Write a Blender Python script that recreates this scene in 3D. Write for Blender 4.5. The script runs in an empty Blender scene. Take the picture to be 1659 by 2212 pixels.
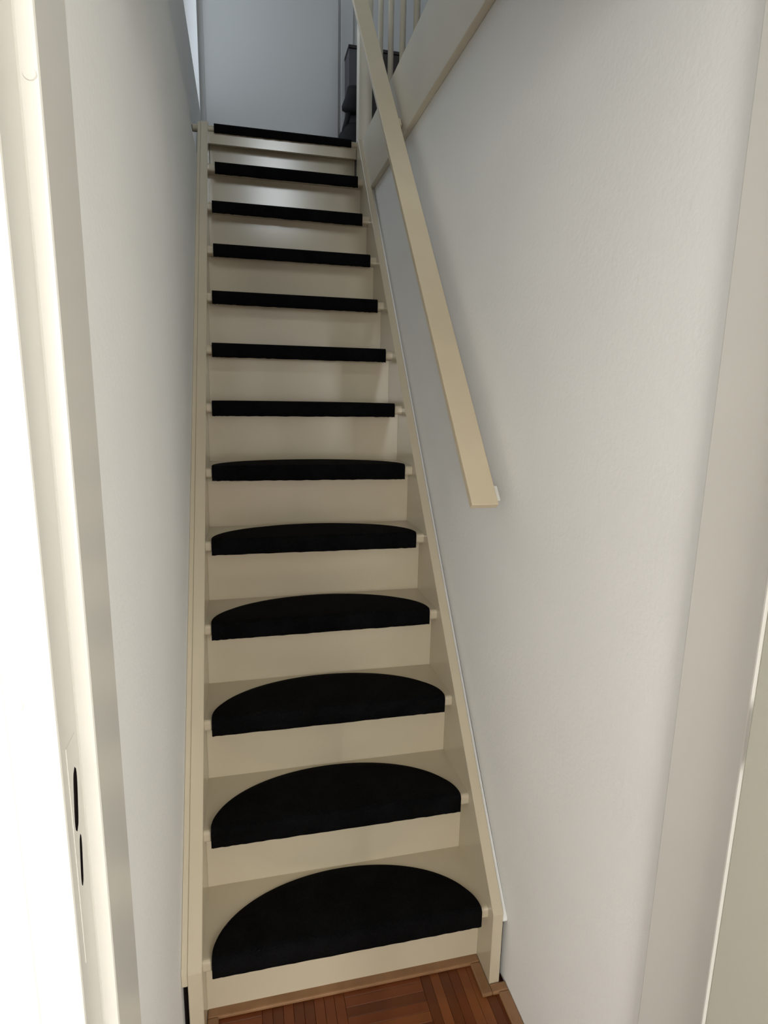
import bpy, bmesh, math, random
from mathutils import Vector, Matrix
random.seed(7)
SC = bpy.context.scene
COL = SC.collection

# ------------------------------------------------------------------ camera
F_PX, W_PX = 1278.5335, 1659.0
CAM = Vector((0.1235, -1.1477, 1.4386))
yaw, pitch, roll = math.radians(13.3615), math.radians(-11.1825), math.radians(1.0731)
fwd = Vector((math.sin(yaw)*math.cos(pitch), math.cos(yaw)*math.cos(pitch), math.sin(pitch)))
rgt = Vector((math.cos(yaw), -math.sin(yaw), 0)); upv = rgt.cross(fwd)
r2 = math.cos(roll)*rgt + math.sin(roll)*upv
u2 = -math.sin(roll)*rgt + math.cos(roll)*upv
cd = bpy.data.cameras.new('camera'); cam = bpy.data.objects.new('camera', cd); COL.objects.link(cam)
cd.sensor_fit = 'HORIZONTAL'; cd.sensor_width = 36.0; cd.lens = 36.0*F_PX/W_PX
cd.clip_start = 0.02
M3 = Matrix((r2, u2, -fwd)).transposed()
cam.matrix_world = Matrix.Translation(CAM) @ M3.to_4x4()
SC.camera = cam

# ------------------------------------------------------------------ world, lights, exposure
wd = bpy.data.worlds.new('world'); SC.world = wd; wd.use_nodes = True
wd.node_tree.nodes['Background'].inputs[0].default_value = (0.62, 0.75, 1.0, 1)
wd.node_tree.nodes['Background'].inputs[1].default_value = 1.0

def area(name, loc, target, sx, sy, power, color):
    l = bpy.data.lights.new(name, 'AREA'); l.shape = 'RECTANGLE'; l.size = sx; l.size_y = sy
    l.energy = power; l.color = color
    o = bpy.data.objects.new(name, l); COL.objects.link(o); o.location = loc
    d = Vector(target) - Vector(loc)
    o.rotation_euler = d.to_track_quat('-Z', 'Y').to_euler()
    return o
# daylight entering through three windows; the far and side room lights are added
area('daylight_room_window', (-0.90, -4.10, 1.40), (-0.90, 0.0, 1.40), 1.3, 1.3, 70, (1.0, 0.972, 0.91))
area('added_room_far_light', (1.45, -4.10, 1.50), (0.95, 0.0, 1.50), 0.7, 1.5, 94, (1.0, 0.972, 0.91))  # added source out of view, brightens the left hall wall
area('added_room_side_light', (-1.93, -1.75, 1.50), (0.5, -1.75, 1.50), 1.4, 1.3, 7, (1.0, 0.972, 0.91))  # added out of view to light the right hall wall
area('daylight_landing_window', (-0.17, 2.15, 3.70), (2.0, 2.15, 3.70), 1.26, 1.20, 5.2, (0.88, 0.95, 1.0))
area('daylight_upper_window', (0.52, -2.26, 3.75), (0.52, 2.0, 3.75), 0.42, 1.22, 23, (0.88, 0.95, 1.0))
vs = SC.view_settings
vs.view_transform = 'Standard'; vs.look = 'None'; vs.gamma = 1.0; vs.use_curve_mapping = False
vs.exposure = 0.0

# ------------------------------------------------------------------ materials
MAT = {}
def mat(name, col, rough=0.5, spec=0.5, var=0.0, vscale=6.0, bump=0.0, bscale=80.0, col2=None, stretch=None, sheen=0.0, metallic=0.0):
    m = bpy.data.materials.new(name); m.use_nodes = True
    nt = m.node_tree; b = nt.nodes['Principled BSDF']
    b.inputs['Roughness'].default_value = rough
    b.inputs['Specular IOR Level'].default_value = spec
    b.inputs['Metallic'].default_value = metallic
    b.inputs['Base Color'].default_value = (*col, 1)
    if sheen: b.inputs['Sheen Weight'].default_value = sheen
    tc = nt.nodes.new('ShaderNodeTexCoord'); src = tc.outputs['Object']
    if stretch:
        mp = nt.nodes.new('ShaderNodeMapping'); mp.inputs['Scale'].default_value = stretch
        nt.links.new(src, mp.inputs['Vector']); src = mp.outputs['Vector']
    if var or col2:
        n = nt.nodes.new('ShaderNodeTexNoise'); n.inputs['Scale'].default_value = vscale; n.inputs['Detail'].default_value = 5
        nt.links.new(src, n.inputs['Vector'])
        r = nt.nodes.new('ShaderNodeValToRGB')
        c2 = col2 if col2 else tuple(c*(1-var) for c in col)
        r.color_ramp.elements[0].position = 0.35; r.color_ramp.elements[0].color = (*c2, 1)
        r.color_ramp.elements[1].position = 0.65; r.color_ramp.elements[1].color = (*col, 1)
        nt.links.new(n.outputs['Fac'], r.inputs['Fac']); nt.links.new(r.outputs['Color'], b.inputs['Base Color'])
    if bump:
        n2 = nt.nodes.new('ShaderNodeTexNoise'); n2.inputs['Scale'].default_value = bscale; n2.inputs['Detail'].default_value = 3
        nt.links.new(src, n2.inputs['Vector'])
        bp = nt.nodes.new('ShaderNodeBump'); bp.inputs['Strength'].default_value = bump; bp.inputs['Distance'].default_value = 0.004
        nt.links.new(n2.outputs['Fac'], bp.inputs['Height']); nt.links.new(bp.outputs['Normal'], b.inputs['Normal'])
    MAT[name] = m
    return m
mat('plaster', (0.89, 0.895, 0.88), 0.85, 0.3, var=0.03, vscale=3, bump=0.16, bscale=110)
mat('stair_paint', (0.56, 0.492, 0.365), 0.17, 0.5, var=0.05, vscale=4, bump=0.012, bscale=18)
mat('frame_paint', (0.69, 0.682, 0.635), 0.30, 0.5, var=0.02, vscale=5, bump=0.03, bscale=30)
mat('door_paint', (0.50, 0.50, 0.42), 0.35, 0.5, var=0.02, vscale=4, bump=0.03, bscale=40)
mat('trim_paint', (0.70, 0.645, 0.52), 0.5, 0.35, var=0.05, vscale=4, bump=0.02, bscale=25)
mat('rail_paint', (0.63, 0.54, 0.385), 0.4, 0.4, var=0.04, vscale=8, bump=0.03, bscale=40)
mat('ceiling_paint', (0.75, 0.75, 0.73), 0.9, 0.2)
mat('panel_paint', (0.47, 0.47, 0.455), 0.45, 0.5, var=0.03, vscale=2, bump=0.04, bscale=20)
mat('mat_carpet', (0.0036, 0.0036, 0.0041), 0.95, 0.08, col2=(0.0016, 0.0016, 0.0018), vscale=14, bump=0.7, bscale=420, sheen=0.0)
mat('mat_backing', (0.004, 0.004, 0.004), 0.9, 0.1)
mat('recess_shade', (0.012, 0.008, 0.008), 0.9, 0.1)  # shade inside gaps and latch slots, put into the colour
for i, (c, c2) in enumerate([((0.170, 0.045, 0.011), (0.125, 0.030, 0.007)), ((0.145, 0.036, 0.008), (0.10, 0.023, 0.005)),
                             ((0.120, 0.032, 0.007), (0.085, 0.020, 0.004)), ((0.215, 0.068, 0.020), (0.155, 0.044, 0.011))]):
    mat('parquet_%d' % i, c, 0.38, 0.45, col2=c2, vscale=9, bump=0.05, bscale=40, stretch=(1, 1, 1))
mat('moulding_wood', (0.30, 0.165, 0.080), 0.45, 0.4, col2=(0.22, 0.115, 0.052), vscale=12, bump=0.05, bscale=60)
mat('upper_carpet', (0.20, 0.19, 0.18), 0.95, 0.1)
mat('cabinet_brown', (0.030, 0.022, 0.019), 0.5, 0.4, var=0.3, vscale=8)
mat('cabinet_grey', (0.075, 0.075, 0.080), 0.5, 0.4, var=0.1, vscale=5)
mat('bag_black', (0.012, 0.013, 0.013), 0.7, 0.3, var=0.4, vscale=20, bump=0.3, bscale=60)
mat('bracket_metal', (0.55, 0.53, 0.48), 0.4, 0.5, metallic=0.6)
mg = bpy.data.materials.new('window_glass'); mg.use_nodes = True
_b = mg.node_tree.nodes['Principled BSDF']; _b.inputs['Transmission Weight'].default_value = 1.0; _b.inputs['Roughness'].default_value = 0.0; _b.inputs['IOR'].default_value = 1.1
MAT['window_glass'] = mg

# ------------------------------------------------------------------ helpers
def link(name, bm, m, parent=None, smooth=False):
    bmesh.ops.recalc_face_normals(bm, faces=bm.faces[:])
    me = bpy.data.meshes.new(name); bm.to_mesh(me); bm.free()
    me.materials.append(MAT[m])
    if smooth:
        for p in me.polygons: p.use_smooth = True
    o = bpy.data.objects.new(name, me); COL.objects.link(o)
    if parent: o.parent = parent
    return o
def add_box(bm, x0, x1, y0, y1, z0, z1, bev=0.0, seg=2):
    g = bmesh.ops.create_cube(bm, size=1.0)
    vs_ = g['verts']
    for v in vs_:
        v.co = Vector(((x0+x1)/2 + v.co.x*(x1-x0), (y0+y1)/2 + v.co.y*(y1-y0), (z0+z1)/2 + v.co.z*(z1-z0)))
    if bev:
        es = list({e for v in vs_ for e in v.link_edges})
        bmesh.ops.bevel(bm, geom=es, offset=bev, segments=seg, affect='EDGES', profile=0.5)
def box(name, x0, x1, y0, y1, z0, z1, m, parent=None, bev=0.0, seg=2):
    bm = bmesh.new(); add_box(bm, x0, x1, y0, y1, z0, z1, bev, seg); return link(name, bm, m, parent)
def boxes(name, lst, m, parent=None, bev=0.0):
    bm = bmesh.new()
    for b in lst: add_box(bm, *b, bev)
    return link(name, bm, m, parent)
def prism_x(name, poly, x0, x1, m, parent=None, bev=0.0, seg=2):
    """polygon in (y, z) extruded along x"""
    bm = bmesh.new()
    a = [bm.verts.new((x0, y, z)) for y, z in poly]; b = [bm.verts.new((x1, y, z)) for y, z in poly]
    bm.faces.new(a); bm.faces.new(b[::-1]); n = len(poly)
    for i in range(n): bm.faces.new((a[i], a[(i+1) % n], b[(i+1) % n], b[i]))
    if bev: bmesh.ops.bevel(bm, geom=bm.edges[:], offset=bev, segments=seg, affect='EDGES', profile=0.5)
    return link(name, bm, m, parent)
def cyl(name, p0, p1, r, m, parent=None, n=14, r1=None):
    bm = bmesh.new(); p0 = Vector(p0); p1 = Vector(p1); d = p1-p0
    bmesh.ops.create_cone(bm, cap_ends=True, segments=n, radius1=r, radius2=r if r1 is None else r1, depth=d.length)
    q = d.to_track_quat('Z', 'Y').to_matrix().to_4x4()
    bmesh.ops.transform(bm, matrix=Matrix.Translation((p0+p1)/2) @ q, verts=bm.verts[:])
    o = link(name, bm, m, parent)
    for p in o.data.polygons: p.use_smooth = len(p.vertices) == 4
    return o
def empty(name, loc=(0, 0, 0)):
    o = bpy.data.objects.new(name, None); COL.objects.link(o); o.location = loc; o.empty_display_size = 0.05; return o
def tag(o, label, cat, group=None):
    o['label'] = label; o['category'] = cat
    if group: o['group'] = group
    return o
def struct(o): o['kind'] = 'structure'; return o

# ------------------------------------------------------------------ dimensions
H, G = 0.2002074, 0.1580710           # rise and going
T = 0.0313                            # tread thickness at the nosing
W = 0.68                              # clear width between stringers
XL, XLU, XR = -0.040, -0.0755, 0.722  # left wall, left wall upstairs, right wall
ZF = 13*H + 0.010                     # upper floor level
YB = 2.90                             # far wall upstairs
YD0, YD1 = -0.655, -0.505             # door wall front and back

# ------------------------------------------------------------------ the setting
floor = struct(boxes('floor', [(-2.1, 2.0, -4.3, -0.655, -0.12, -0.004), (-0.16, 0.86, -0.655, 0.10, -0.12, -0.012)], 'parquet_1'))
# mosaic parquet: square panels of eight fingers, turned alternately
fm = {}
SQ = 0.195; NF = 8; FW = SQ/NF
for k in range(4):
    bm = bmesh.new(); add_box(bm, -FW/2+0.0003, FW/2-0.0003, -SQ/2+0.0003, SQ/2-0.0003, -0.012, 0.0, 0.0005, 1)
    bmesh.ops.recalc_face_normals(bm, faces=bm.faces[:])
    me = bpy.data.meshes.new('parquet_strip'); bm.to_mesh(me); bm.free(); me.materials.append(MAT['parquet_%d' % k]); fm[k] = me
def parquet(ix, iy):
    cx = 0.4215 + ix*SQ; cy = -0.030 + iy*SQ
    turned = (ix+iy) % 2 == 0
    for j in range(NF):
        o = bpy.data.objects.new('parquet_strip', fm[random.choice((0, 0, 1, 1, 2, 2, 3))]); COL.objects.link(o); o.parent = floor
        d = -SQ/2 + (j+0.5)*FW
        px, py = (cx, cy+d) if turned else (cx+d, cy)
        o.location = (px, py, random.uniform(-0.0004, 0.0003))
        if turned: o.rotation_euler.z = math.pi/2
for iy in range(0, -3, -1):
    for ix in range(-2, 2): parquet(ix, iy)

wl = [(-0.16, XL, YD1, YB+0.1, 0, 2.425),
      (XLU-0.01, -0.0275, 1.9165, 1.9700, 2.4251, ZF-0.0285), (-0.21, XLU, YD1, YB+0.1, 2.425, 3.04), (-0.21, XLU, -2.45, YD1, 2.612, 3.04),
      (-0.21, XLU, -2.45, 1.45, 3.04, 5.05), (-0.21, XLU, 2.845, YB+0.1, 3.04, 5.05), (-0.21, XLU, 1.45, 2.845, 4.36, 5.05)]
struct(boxes('wall_left', wl, 'plaster'))
struct(box('wall_right', XR, 0.86, YD1, YB+0.1, 0, 2.50, 'plaster'))
struct(boxes('wall_back', [(-0.21, 2.6, YB, YB+0.12, 2.40, 5.05)], 'panel_paint'))
struct(boxes('wall_under_landing', [(XL, XR, 2.05, 2.15, 0, 2.40)], 'plaster'))
struct(boxes('floor_upper', [(XR, 2.6, -2.45, YB, 2.46, ZF), (XLU, XR, -2.45, YD1, 2.46, ZF), (XLU, XR, 1.9170, YB, ZF-0.028, ZF-0.0002), (XLU, XR, 1.966, YB, 2.46, ZF-0.0281)], 'upper_carpet'))
struct(boxes('ceiling', [(-2.1, 2.0, -4.3, YD0, 2.44, 2.56), (-0.21, 2.6, -2.45, YB+0.1, 5.05, 5.15)], 'ceiling_paint'))
# wall with the doorway
struct(boxes('wall_front', [(-2.1, -0.0705, YD0+0.006, YD1, 0, 2.44), (0.780, 2.0, YD0+0.006, YD1, 0, 2.44), (-0.0705, 0.780, YD0+0.006, YD1, 2.09, 2.44)], 'frame_paint'))
# room behind the camera
struct(boxes('wall_room_left', [(-2.1, -2.0, -4.3, -2.45, 0, 2.44), (-2.1, -2.0, -1.05, YD0, 0, 2.44), (-2.1, -2.0, -2.45, -1.05, 0, 0.85), (-2.1, -2.0, -2.45, -1.05, 2.15, 2.44)], 'plaster'))
struct(boxes('wall_room_right', [(1.9, 2.0, -4.3, YD0, 0, 2.44)], 'plaster'))
struct(boxes('wall_room_back', [(-2.0, -1.57, -4.3, -4.2, 0, 2.44), (-0.23, 1.08, -4.3, -4.2, 0, 2.44), (1.82, 1.9, -4.3, -4.2, 0, 2.44), (-1.57, -0.23, -4.3, -4.2, 0, 0.70), (-1.57, -0.23, -4.3, -4.2, 2.28, 2.44), (1.08, 1.82, -4.3, -4.2, 0, 0.70), (1.08, 1.82, -4.3, -4.2, 2.28, 2.44)], 'plaster'))
struct(boxes('wall_upper_front', [(XLU, 0.24, -2.45, -2.33, ZF, 5.05), (0.84, 2.6, -2.45, -2.33, ZF, 5.05), (0.24, 0.84, -2.45, -2.33, ZF, 3.10), (0.24, 0.84, -2.45, -2.33, 4.40, 5.05)], 'plaster'))
struct(box('wall_upper_right', 2.6, 2.7, -2.45, YB+0.1, ZF, 5.05, 'plaster'))

def window(name, axis, pos, a0, a1, z0, z1, nbar):
    """frame strips and pane of a window standing in the plane axis=pos"""
    e = struct(empty(name, (pos, (a0+a1)/2, z0) if axis == 'x' else ((a0+a1)/2, pos, z0)))
    inv = Matrix.Translation(-e.location)
    def b(nm, u0, u1, w0, w1, d, m):
        o = box(nm, pos-d, pos+d, u0, u1, w0, w1, m) if axis == 'x' else box(nm, u0, u1, pos-d, pos+d, w0, w1, m)
        o.parent = e; o.matrix_parent_inverse = inv
    fw = 0.05
    b('window_frame', a0, a1, z0, z0+fw, 0.025, 'frame_paint'); b('window_frame', a0, a1, z1-fw, z1, 0.025, 'frame_paint')
    b('window_frame', a0, a0+fw, z0+fw, z1-fw, 0.025, 'frame_paint'); b('window_frame', a1-fw, a1, z0+fw, z1-fw, 0.025, 'frame_paint')
    for i in range(nbar):
        u = a0 + (a1-a0)*(i+1)/(nbar+1); b('glazing_bar', u-0.02, u+0.02, z0+fw, z1-fw, 0.02, 'frame_paint')
    n = nbar+1
    for i in range(n):
        u0 = a0+fw if i == 0 else a0+(a1-a0)*i/n+0.02; u1 = a1-fw if i == n-1 else a0+(a1-a0)*(i+1)/n-0.02
        b('pane', u0, u1, z0+fw, z1-fw, 0.003, 'window_glass')
window('window_1', 'y', -4.25, -1.57, -0.23, 0.70, 2.28, 1)
window('added_window_5', 'y', -4.25, 1.08, 1.82, 0.70, 2.28, 0)  # unseen window added around the far room light
window('window_2', 'x', -0.19, 1.45, 2.845, 3.04, 4.36, 0)
window('window_3', 'y', -2.40, 0.24, 0.84, 3.10, 4.40, 0)
window('added_window_4', 'x', -2.05, -2.45, -1.05, 0.85, 2.15, 1)  # unseen window added to go with the side room light

# fascia of the upper floor along the right wall, and the flush panel door on the landing
struct(box('trim_1', 0.700, XR, YD1, 1.905, 2.345, ZF, 'trim_paint', bev=0.003))
d2 = struct(empty('door_2', (0.33, YB, ZF)))
inv = Matrix.Translation(-d2.location)
for nm, b_ in (('door_leaf', (-0.045, 0.744, YB-0.014, YB, ZF+0.004, 4.75)), ('door_casing', (0.760, 0.835, YB-0.012, YB, ZF, 4.80))):
    o = box(nm, *b_, 'panel_paint', bev=0.003); o.parent = d2; o.matrix_parent_inverse = inv

# ------------------------------------------------------------------ doorway: jambs, stops, strike plate, open leaf
d1 = struct(empty('door_1', (0.34, YD1, 0)))
invd = Matrix.Translation(-d1.location)
def dpart(o, parent=d1):
    o.parent = parent
    if parent is d1: o.matrix_parent_inverse = invd
    return o
SX0, SX1 = -0.018, 0.700     # stop faces
JX0, JX1 = -0.033, 0.715     # rebate faces
jl = dpart(box('jamb', -0.0705, JX0, YD0, YD1, 0, 2.05, 'frame_paint', bev=0.0025))
dpart(box('jamb', JX1, 0.780, YD0, YD1, 0, 2.05, 'frame_paint', bev=0.0025))
dpart(box('head_jamb', -0.0705, 0.780, YD0, YD1, 2.05, 2.09, 'frame_paint', bev=0.0025))
dpart(box('door_stop', JX0-0.001, SX0, -0.605, YD1-0.001, 0, 2.05, 'frame_paint', bev=0.003))
dpart(box('door_stop', SX1, JX1+0.001, -0.620, YD1-0.001, 0, 2.05, 'frame_paint', bev=0.002))
dpart(box('door_stop', SX0, SX1, -0.607, YD1-0.001, 2.035, 2.05, 'frame_paint', bev=0.003))
def slot_poly(zc, hh, w, lean):
    pts = []
    n = 14
    for i in range(n+1):
        t = -1 + 2*i/n; s = math.sin(t*1.35)
        pts.append((t, -w*0.5*math.sqrt(max(0, 1-t**4)) + lean*s))
    for i in range(n, -1, -1):
        t = -1 + 2*i/n; s = math.sin(t*1.35)
        pts.append((t, w*0.5*math.sqrt(max(0, 1-t**4)) + lean*s))
    pts = pts[:n+1] + pts[n+2:-1]
    return [(c, zc+t*hh) for t, c in pts]
def cut(o, polys, xa, xb):
    for pl in polys:
        c = prism_x('cutter', pl, xa, xb, 'recess_shade')
        md = o.modifiers.new('b', 'BOOLEAN'); md.operation = 'DIFFERENCE'; md.object = c; md.solver = 'EXACT'; md.material_mode = 'TRANSFER'
        dg = bpy.context.evaluated_depsgraph_get()
        me = bpy.data.meshes.new_from_object(o.evaluated_get(dg))
        o.modifiers.clear(); o.data = me
        bpy.data.objects.remove(c)
slots = [[(-0.6265+a, z) for a, z in slot_poly(1.0770, 0.0300, 0.0125, 0.0040)],
         [(-0.6265+a, z) for a, z in slot_poly(1.0140, 0.0255, 0.0078, 0.0028)]]
sp = dpart(box('strike_plate', JX0-0.001, JX0+0.0006, -0.6400, -0.6130, 0.915, 1.135, 'frame_paint', bev=0.0003))
cut(jl, slots, JX0-0.030, JX0+0.01); cut(sp, slots, JX0-0.030, JX0+0.01)
for i, pl in enumerate(slots):   # bottom of each latch pocket, its shade put into the colour
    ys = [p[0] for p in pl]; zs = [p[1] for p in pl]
    dpart(box('latch_pocket', JX0-0.029, JX0-0.006, min(ys)-0.003, max(ys)+0.003, min(zs)-0.003, max(zs)+0.003, 'recess_shade'))
for x, y, z in ((-0.0246, -0.605, 1.668), (-0.0605, -0.655, 1.187)):
    dpart(cyl('screw_cap', (x, y+0.002, z), (x, y-0.0014, z), 0.0056, 'frame_paint', n=20, r1=0.0044))
leaf = dpart(box('door_leaf', 0.6575, 0.6975, -1.392, -0.662, 0.008, 2.03, 'door_paint', bev=0.002))
for z in (0.25, 1.05, 1.80):
    dpart(cyl('hinge', (0.709, -0.662, z-0.04), (0.709, -0.662, z+0.04), 0.006, 'bracket_metal', n=12))
invl = Matrix.Identity(4)
def lpart(o): o.parent = leaf; return o
lpart(box('handle_plate', 0.6540, 0.6577, -1.350, -1.315, 0.93, 1.13, 'bracket_metal', bev=0.001))
lpart(cyl('door_handle', (0.618, -1.335, 1.05), (0.618, -1.215, 1.05), 0.009, 'bracket_metal'))
lpart(cyl('handle_neck', (0.660, -1.332, 1.05), (0.614, -1.332, 1.05), 0.009, 'bracket_metal'))

# ------------------------------------------------------------------ wooden moulding round the foot of the stairs
t2 = struct(empty('trim_2', (0.34, 0.05, 0)))
invt = Matrix.Translation(-t2.location)
def mould(name, x0, x1, y0, y1):
    o = box(name, x0, x1, y0, y1, 0.0004, 0.0105, 'moulding_wood', bev=0.003); o.parent = t2; o.matrix_parent_inverse = invt
mould('moulding_strip', 0.0045, 0.6795, 0.0300, 0.0588)
mould('moulding_strip', 0.6530, 0.6797, -0.0540, 0.0299)
mould('moulding_strip', 0.6798, 0.7215, -0.0540, -0.0308)
mould('moulding_strip', 0.6945, 0.7215, -0.500, -0.0541)
mould('moulding_strip', 0.0045, 0.0300, -0.0225, 0.0300)

# ------------------------------------------------------------------ the staircase
st = tag(empty('staircase', (0.34, 0.0, 0)), 'steep narrow straight staircase painted glossy cream between two white walls', 'staircase')
invs = Matrix.Translation(-st.location)
def spart(o): o.parent = st; o.matrix_parent_inverse = invs; return o
SL = H/G
def ztop(y): return 0.246 + y*SL
def stringer(x0, x1):
    ye = 1.896
    poly = [(-0.030, 0.0), (-0.030, ztop(-0.030)), (1.870, ztop(1.870)), (ye, ztop(1.870)), (ye, 2.30), (0.24, 0.0)]
    o = prism_x('stringer', poly, x0, x1, 'stair_paint', bev=0.0015, seg=1); return spart(o)
stringer(-0.0265, 0.0040); stringer(0.6800, 0.7065)
# cover strips closing the gap between stringer and wall; they stop above the floor
def cover(x0, x1, y0, dz, m='stair_paint'):
    poly = [(y0, ztop(y0)-0.035), (y0, ztop(y0)-dz), (1.870, ztop(1.870)-dz), (1.870, ztop(1.870)-0.035-dz)]
    spart(prism_x('cover_strip', poly, x0, x1, m, bev=0.0008, seg=1))
cover(-0.0395, -0.0268, -0.028, 0.004); cover(0.7068, XR-0.0005, -0.022, 0.042, 'plaster')
spart(box('gap_shade_block', -0.0397, -0.0270, -0.0, 0.05, 0, 0.17, 'recess_shade')); spart(box('gap_shade_block', 0.7070, XR-0.0005, -0.002, 0.05, 0, 0.17, 'recess_shade'))  # near-black blocks stand in for the shade in the open gaps
def tread_poly(y0, y1, z1, th):
    r = 0.009; pts = [(y1, z1), ]
    for k in range(5):
        a = math.pi/2 + k*math.pi/8; pts.append((y0+r+r*math.cos(a), z1-r+r*math.sin(a)))
    for k in range(5):
        a = math.pi + k*math.pi/8; pts.append((y0+r+r*math.cos(a), z1-th+r+r*math.sin(a)))
    pts.append((y1, z1-th)); return pts
for i in range(1, 13):
    y0 = (i-1)*G
    spart(prism_x('tread', tread_poly(y0, i*G+0.060, i*H, T), 0.0038, 0.6802, 'stair_paint'))
for i in range(1, 14):
    y0 = (i-1)*G + 0.052
    zt = i*H - T if i < 13 else ZF-0.030
    spart(box('riser', 0.0038, 0.6802, y0, y0+0.012, (i-1)*H-0.001 if i > 1 else 0.0, zt, 'stair_paint', bev=0.0008, seg=1))
# landing edge: rounded nosing over a deeper board
spart(prism_x('landing_nosing', tread_poly(12*G, 12*G+0.020, ZF, 0.026), -0.064, 0.6990, 'stair_paint'))
spart(prism_x('landing_board', [(12*G+0.004, ZF-0.0262), (12*G+0.004, ZF-0.074), (12*G+0.0195, ZF-0.074), (12*G+0.0195, ZF-0.0262)], 0.0046, 0.6790, 'stair_paint'))

# ------------------------------------------------------------------ the stair mats
XE = [(0.0230, 0.6605), (0.0206, 0.6555), (0.0220, 0.6573), (0.0207, 0.6549), (0.0206, 0.6527), (0.0211, 0.6529), (0.0209, 0.6526),
      (0.0205, 0.6532), (0.0209, 0.6533), (0.0249, 0.6541), (0.0196, 0.6491), (0.0315, 0.6569), (0.0281, 0.6535)]
LAB = ['black half-moon carpet mat on the lowest stair step, just above the parquet',
       'black half-moon carpet mat on the second step from the floor',
       'black half-moon carpet mat on the third step from the floor',
       'black half-moon carpet mat on the fourth step from the floor',
       'black half-moon carpet mat on the fifth step, its arc seen very flat',
       'black carpet mat on the sixth step, only a thin arc of its top showing',
       'black carpet mat on the seventh step from the floor, middle of the thirteen mats',
       'black carpet mat seen edge-on on the eighth step from the floor',
       'black carpet mat seen edge-on on the fifth step counting down from the landing',
       'black carpet mat seen edge-on on the fourth step counting down from the landing',
       'black carpet mat on the third step down from the landing, below two shiny risers',
       'black carpet mat on the step directly below the landing edge',
       'topmost black carpet mat wrapped over the landing edge']
def stair_mat(i):
    z = (i+1)*H if i < 12 else ZF
    y0 = i*G
    xa, xb = XE[i]; th = 0.0075
    xm, hw = (xa+xb)/2, (xb-xa)/2
    ys, A = 0.006, 0.192
    drop = 0.0415 if i < 12 else 0.030
    tilt = random.uniform(-0.0015, 0.0015)
    bm = bmesh.new(); NX = 56; top = []; bot = []
    rnd = random.Random(i)
    for k in range(NX+1):
        u = -math.cos(math.pi*k/NX); x = xm + hw*u
        yb = ys + A*math.sqrt(max(0.0, 1-u*u)) if abs(u) < 1 else ys
        jag = rnd.uniform(-0.0008, 0.0008)
        pt, pb = [], []
        R = 0.012
        for j in range(9):
            t = j/8; y = yb + (R*0.6 - 0.006 - yb)*t if yb > 0.003 else yb
            edge = min(1.0, j/1.0)
            pt.append((x, y0+y, z+0.0005+th*(0.35+0.65*edge)))
            pb.append((x, y0+y, z+0.0004))
        for j in range(1, 6):
            a = math.pi/2 + j*math.pi/10
            yo = 0.0045 + (R+0.0)*math.cos(a)
            pt.append((x, y0-0.0005-th+R+R*math.cos(a), z+th+0.0005-R+R*math.sin(a)))
            pb.append((x, y0-0.0005, z+0.0004-0.0005*j))
        for j in range(1, 4):
            zz = z+th-R - (drop+th-R)*j/3
            pt.append((x, y0-0.0005-th, zz + jag*(j == 3) + tilt*u))
            pb.append((x, y0-0.0005, zz + jag*(j == 3) + tilt*u))
        top.append([bm.verts.new(p) for p in pt]); bot.append([bm.verts.new(p) for p in pb])
    n = len(top[0])
    for k in range(NX):
        for j in range(n-1):
            bm.faces.new((top[k][j], top[k+1][j], top[k+1][j+1], top[k][j+1]))
            bm.faces.new((bot[k][j], bot[k][j+1], bot[k+1][j+1], bot[k+1][j]))
        bm.faces.new((top[k][0], bot[k][0], bot[k+1][0], top[k+1][0]))
        bm.faces.new((top[k][n-1], top[k+1][n-1], bot[k+1][n-1], bot[k][n-1]))
    for j in range(n-1):
        bm.faces.new((top[0][j], top[0][j+1], bot[0][j+1], bot[0][j]))
        bm.faces.new((top[NX][j], bot[NX][j], bot[NX][j+1], top[NX][j+1]))
    o = link('stair_mat', bm, 'mat_carpet', smooth=False)
    for p in o.data.polygons: p.use_smooth = True
    return tag(o, LAB[i], 'stair mat', 'black half-moon stair mats')
for i in range(13): stair_mat(i)

# ------------------------------------------------------------------ handrail on the right wall
hr = tag(empty('handrail', (0.655, 0.0836, 1.199)), 'flat cream wooden handrail board running up beside the right wall', 'handrail')
invh = Matrix.Translation(-hr.location)
def hpart(o): o.parent = hr; o.matrix_parent_inverse = invh; return o
A0 = Vector((0.620, 0.0836, 1.199)); A1 = Vector((0.616, 1.5511, 2.9355)); dv = (A1-A0).normalized()
LEN = 2.62; RW, RT = 0.065, 0.017
nv = Vector((1, 0, 0)).cross(dv).normalized()          # up and towards the foot of the stairs
if nv.z < 0: nv = -nv
bm = bmesh.new(); add_box(bm, 0, RW, 0, LEN, -RT, 0, 0.002)
xv = dv.cross(nv).normalized()
if xv.x < 0: xv = -xv
Mr = Matrix((xv, dv, nv)).transposed().to_4x4(); Mr.translation = A0
bmesh.ops.transform(bm, matrix=Mr, verts=bm.verts[:])
hpart(link('rail_board', bm, 'rail_paint'))
def rpt(a, s, b): return Mr @ Vector((a, s, b))
bm = bmesh.new(); add_box(bm, RW-0.001, RW+0.009, 0.012, 0.052, -RT+0.001, -0.003, 0.002)
bmesh.ops.transform(bm, matrix=Mr, verts=bm.verts[:]); hpart(link('end_block', bm, 'frame_paint'))
bm = bmesh.new(); add_box(bm, RW-0.030, 0.7005-A0.x, 1.56, 1.60, -RT-0.030, -RT-0.0002, 0.002)
bmesh.ops.transform(bm, matrix=Mr, verts=bm.verts[:]); hpart(link('wall_block', bm, 'rail_paint'))

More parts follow.
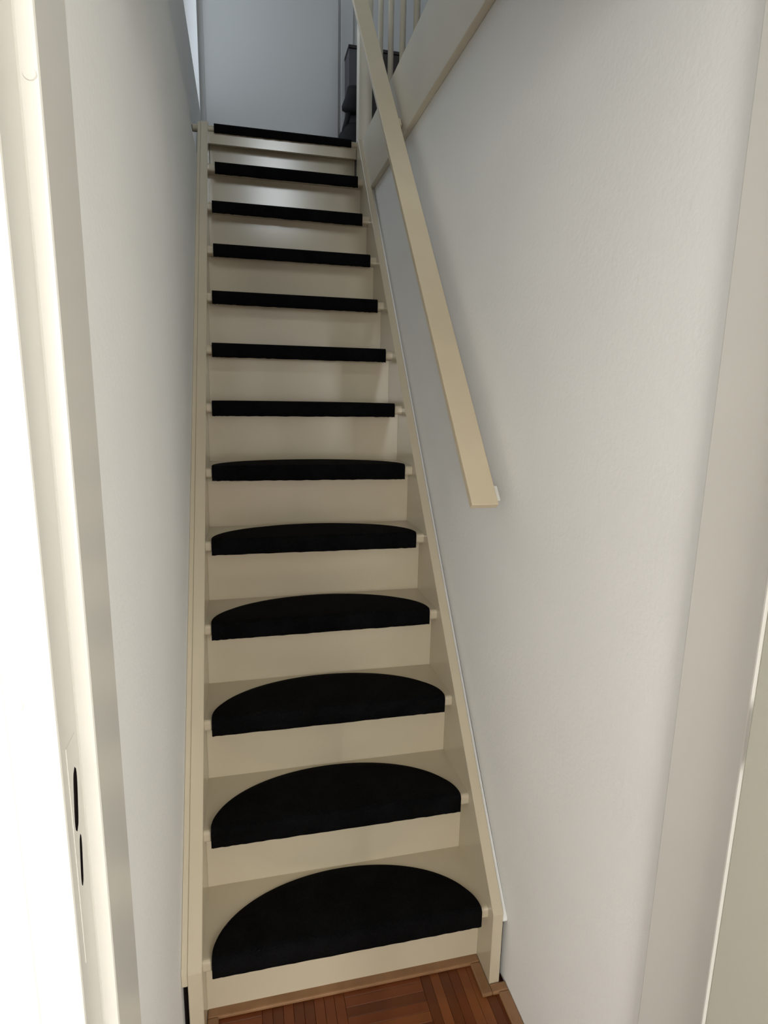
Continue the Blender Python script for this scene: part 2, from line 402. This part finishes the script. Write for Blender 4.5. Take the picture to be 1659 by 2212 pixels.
# ------------------------------------------------------------------ balustrade on the upper floor
bs = tag(empty('balustrade', (0.735, 0.7, ZF)), 'cream balustrade with thin round balusters and square newel on the upper floor edge', 'balustrade')
invb = Matrix.Translation(-bs.location)
def bpart(o): o.parent = bs; o.matrix_parent_inverse = invb; return o
bpart(box('newel_post', 0.6930, 0.7570, 1.920, 1.985, ZF, 3.74, 'trim_paint', bev=0.003))
bpart(box('newel_post', 0.7050, 0.7650, -0.48, -0.42, ZF, 3.74, 'trim_paint', bev=0.003))
bpart(box('top_rail', 0.708, 0.762, -0.42, 1.920, 3.50, 3.545, 'trim_paint', bev=0.006))
y = 1.652
while y > -0.36:
    bpart(cyl('baluster', (0.735, y, ZF), (0.735, y, 3.50), 0.0115, 'trim_paint', n=12)); y -= 0.191

# ------------------------------------------------------------------ things on the landing
cb = tag(empty('cabinet', (1.02, 2.80, ZF)), 'dark brown cabinet with a grey end panel, half hidden behind the newel post', 'cabinet')
invc = Matrix.Translation(-cb.location)
def cpart(o): o.parent = cb; o.matrix_parent_inverse = invc; return o
cpart(box('body', 0.872, 1.34, 2.735, 2.880, ZF+0.03, 3.430, 'cabinet_brown', bev=0.002))
cpart(box('end_panel', 0.782, 0.871, 2.735, 2.880, ZF, 3.429, 'cabinet_grey', bev=0.002))
cpart(box('top', 0.779, 1.345, 2.728, 2.882, 3.430, 3.447, 'cabinet_brown', bev=0.002))
for x in (0.876, 1.107): cpart(box('cabinet_door', x, x+0.227, 2.722, 2.734, ZF+0.05, 3.418, 'cabinet_brown', bev=0.002))
def blob(name, pts, parent=None):
    """lofted soft body: rings (cx, cy, z, rx, ry)"""
    bm = bmesh.new(); rings = []; N = 16
    for cx, cy, z, rx, ry in pts:
        rings.append([bm.verts.new((cx+rx*math.cos(2*math.pi*k/N)*(1+0.05*math.sin(5*k)), cy+ry*math.sin(2*math.pi*k/N), z)) for k in range(N)])
    for a, b in zip(rings, rings[1:]):
        for k in range(N): bm.faces.new((a[k], a[(k+1) % N], b[(k+1) % N], b[k]))
    bm.faces.new(rings[0][::-1]); bm.faces.new(rings[-1])
    return link(name, bm, 'bag_black', parent, smooth=True)
bg = tag(empty('shoulder_bag', (0.82, 2.68, ZF)), 'black soft bag with a hanging strap in front of the cabinet on the landing', 'bag')
invg = Matrix.Translation(-bg.location)
def gpart(o): o.parent = bg; o.matrix_parent_inverse = invg; return o
gpart(blob('pouch', [(0.800, 2.685, 3.062, 0.030, 0.015), (0.797, 2.685, 3.074, 0.060, 0.028), (0.797, 2.685, 3.095, 0.062, 0.032), (0.808, 2.685, 3.15, 0.052, 0.030), (0.815, 2.69, 3.205, 0.046, 0.026), (0.816, 2.69, 3.214, 0.03, 0.012)]))
gpart(blob('body', [(0.82, 2.68, ZF+0.001, 0.05, 0.028), (0.82, 2.68, ZF+0.04, 0.088, 0.035), (0.818, 2.68, 2.84, 0.102, 0.04), (0.82, 2.68, 2.94, 0.100, 0.04), (0.825, 2.68, 2.985, 0.076, 0.034), (0.825, 2.68, 3.012, 0.045, 0.018)]))
gpart(cyl('strap', (0.745, 2.68, 2.955), (0.778, 2.685, 3.08), 0.015, 'bag_black', n=8))
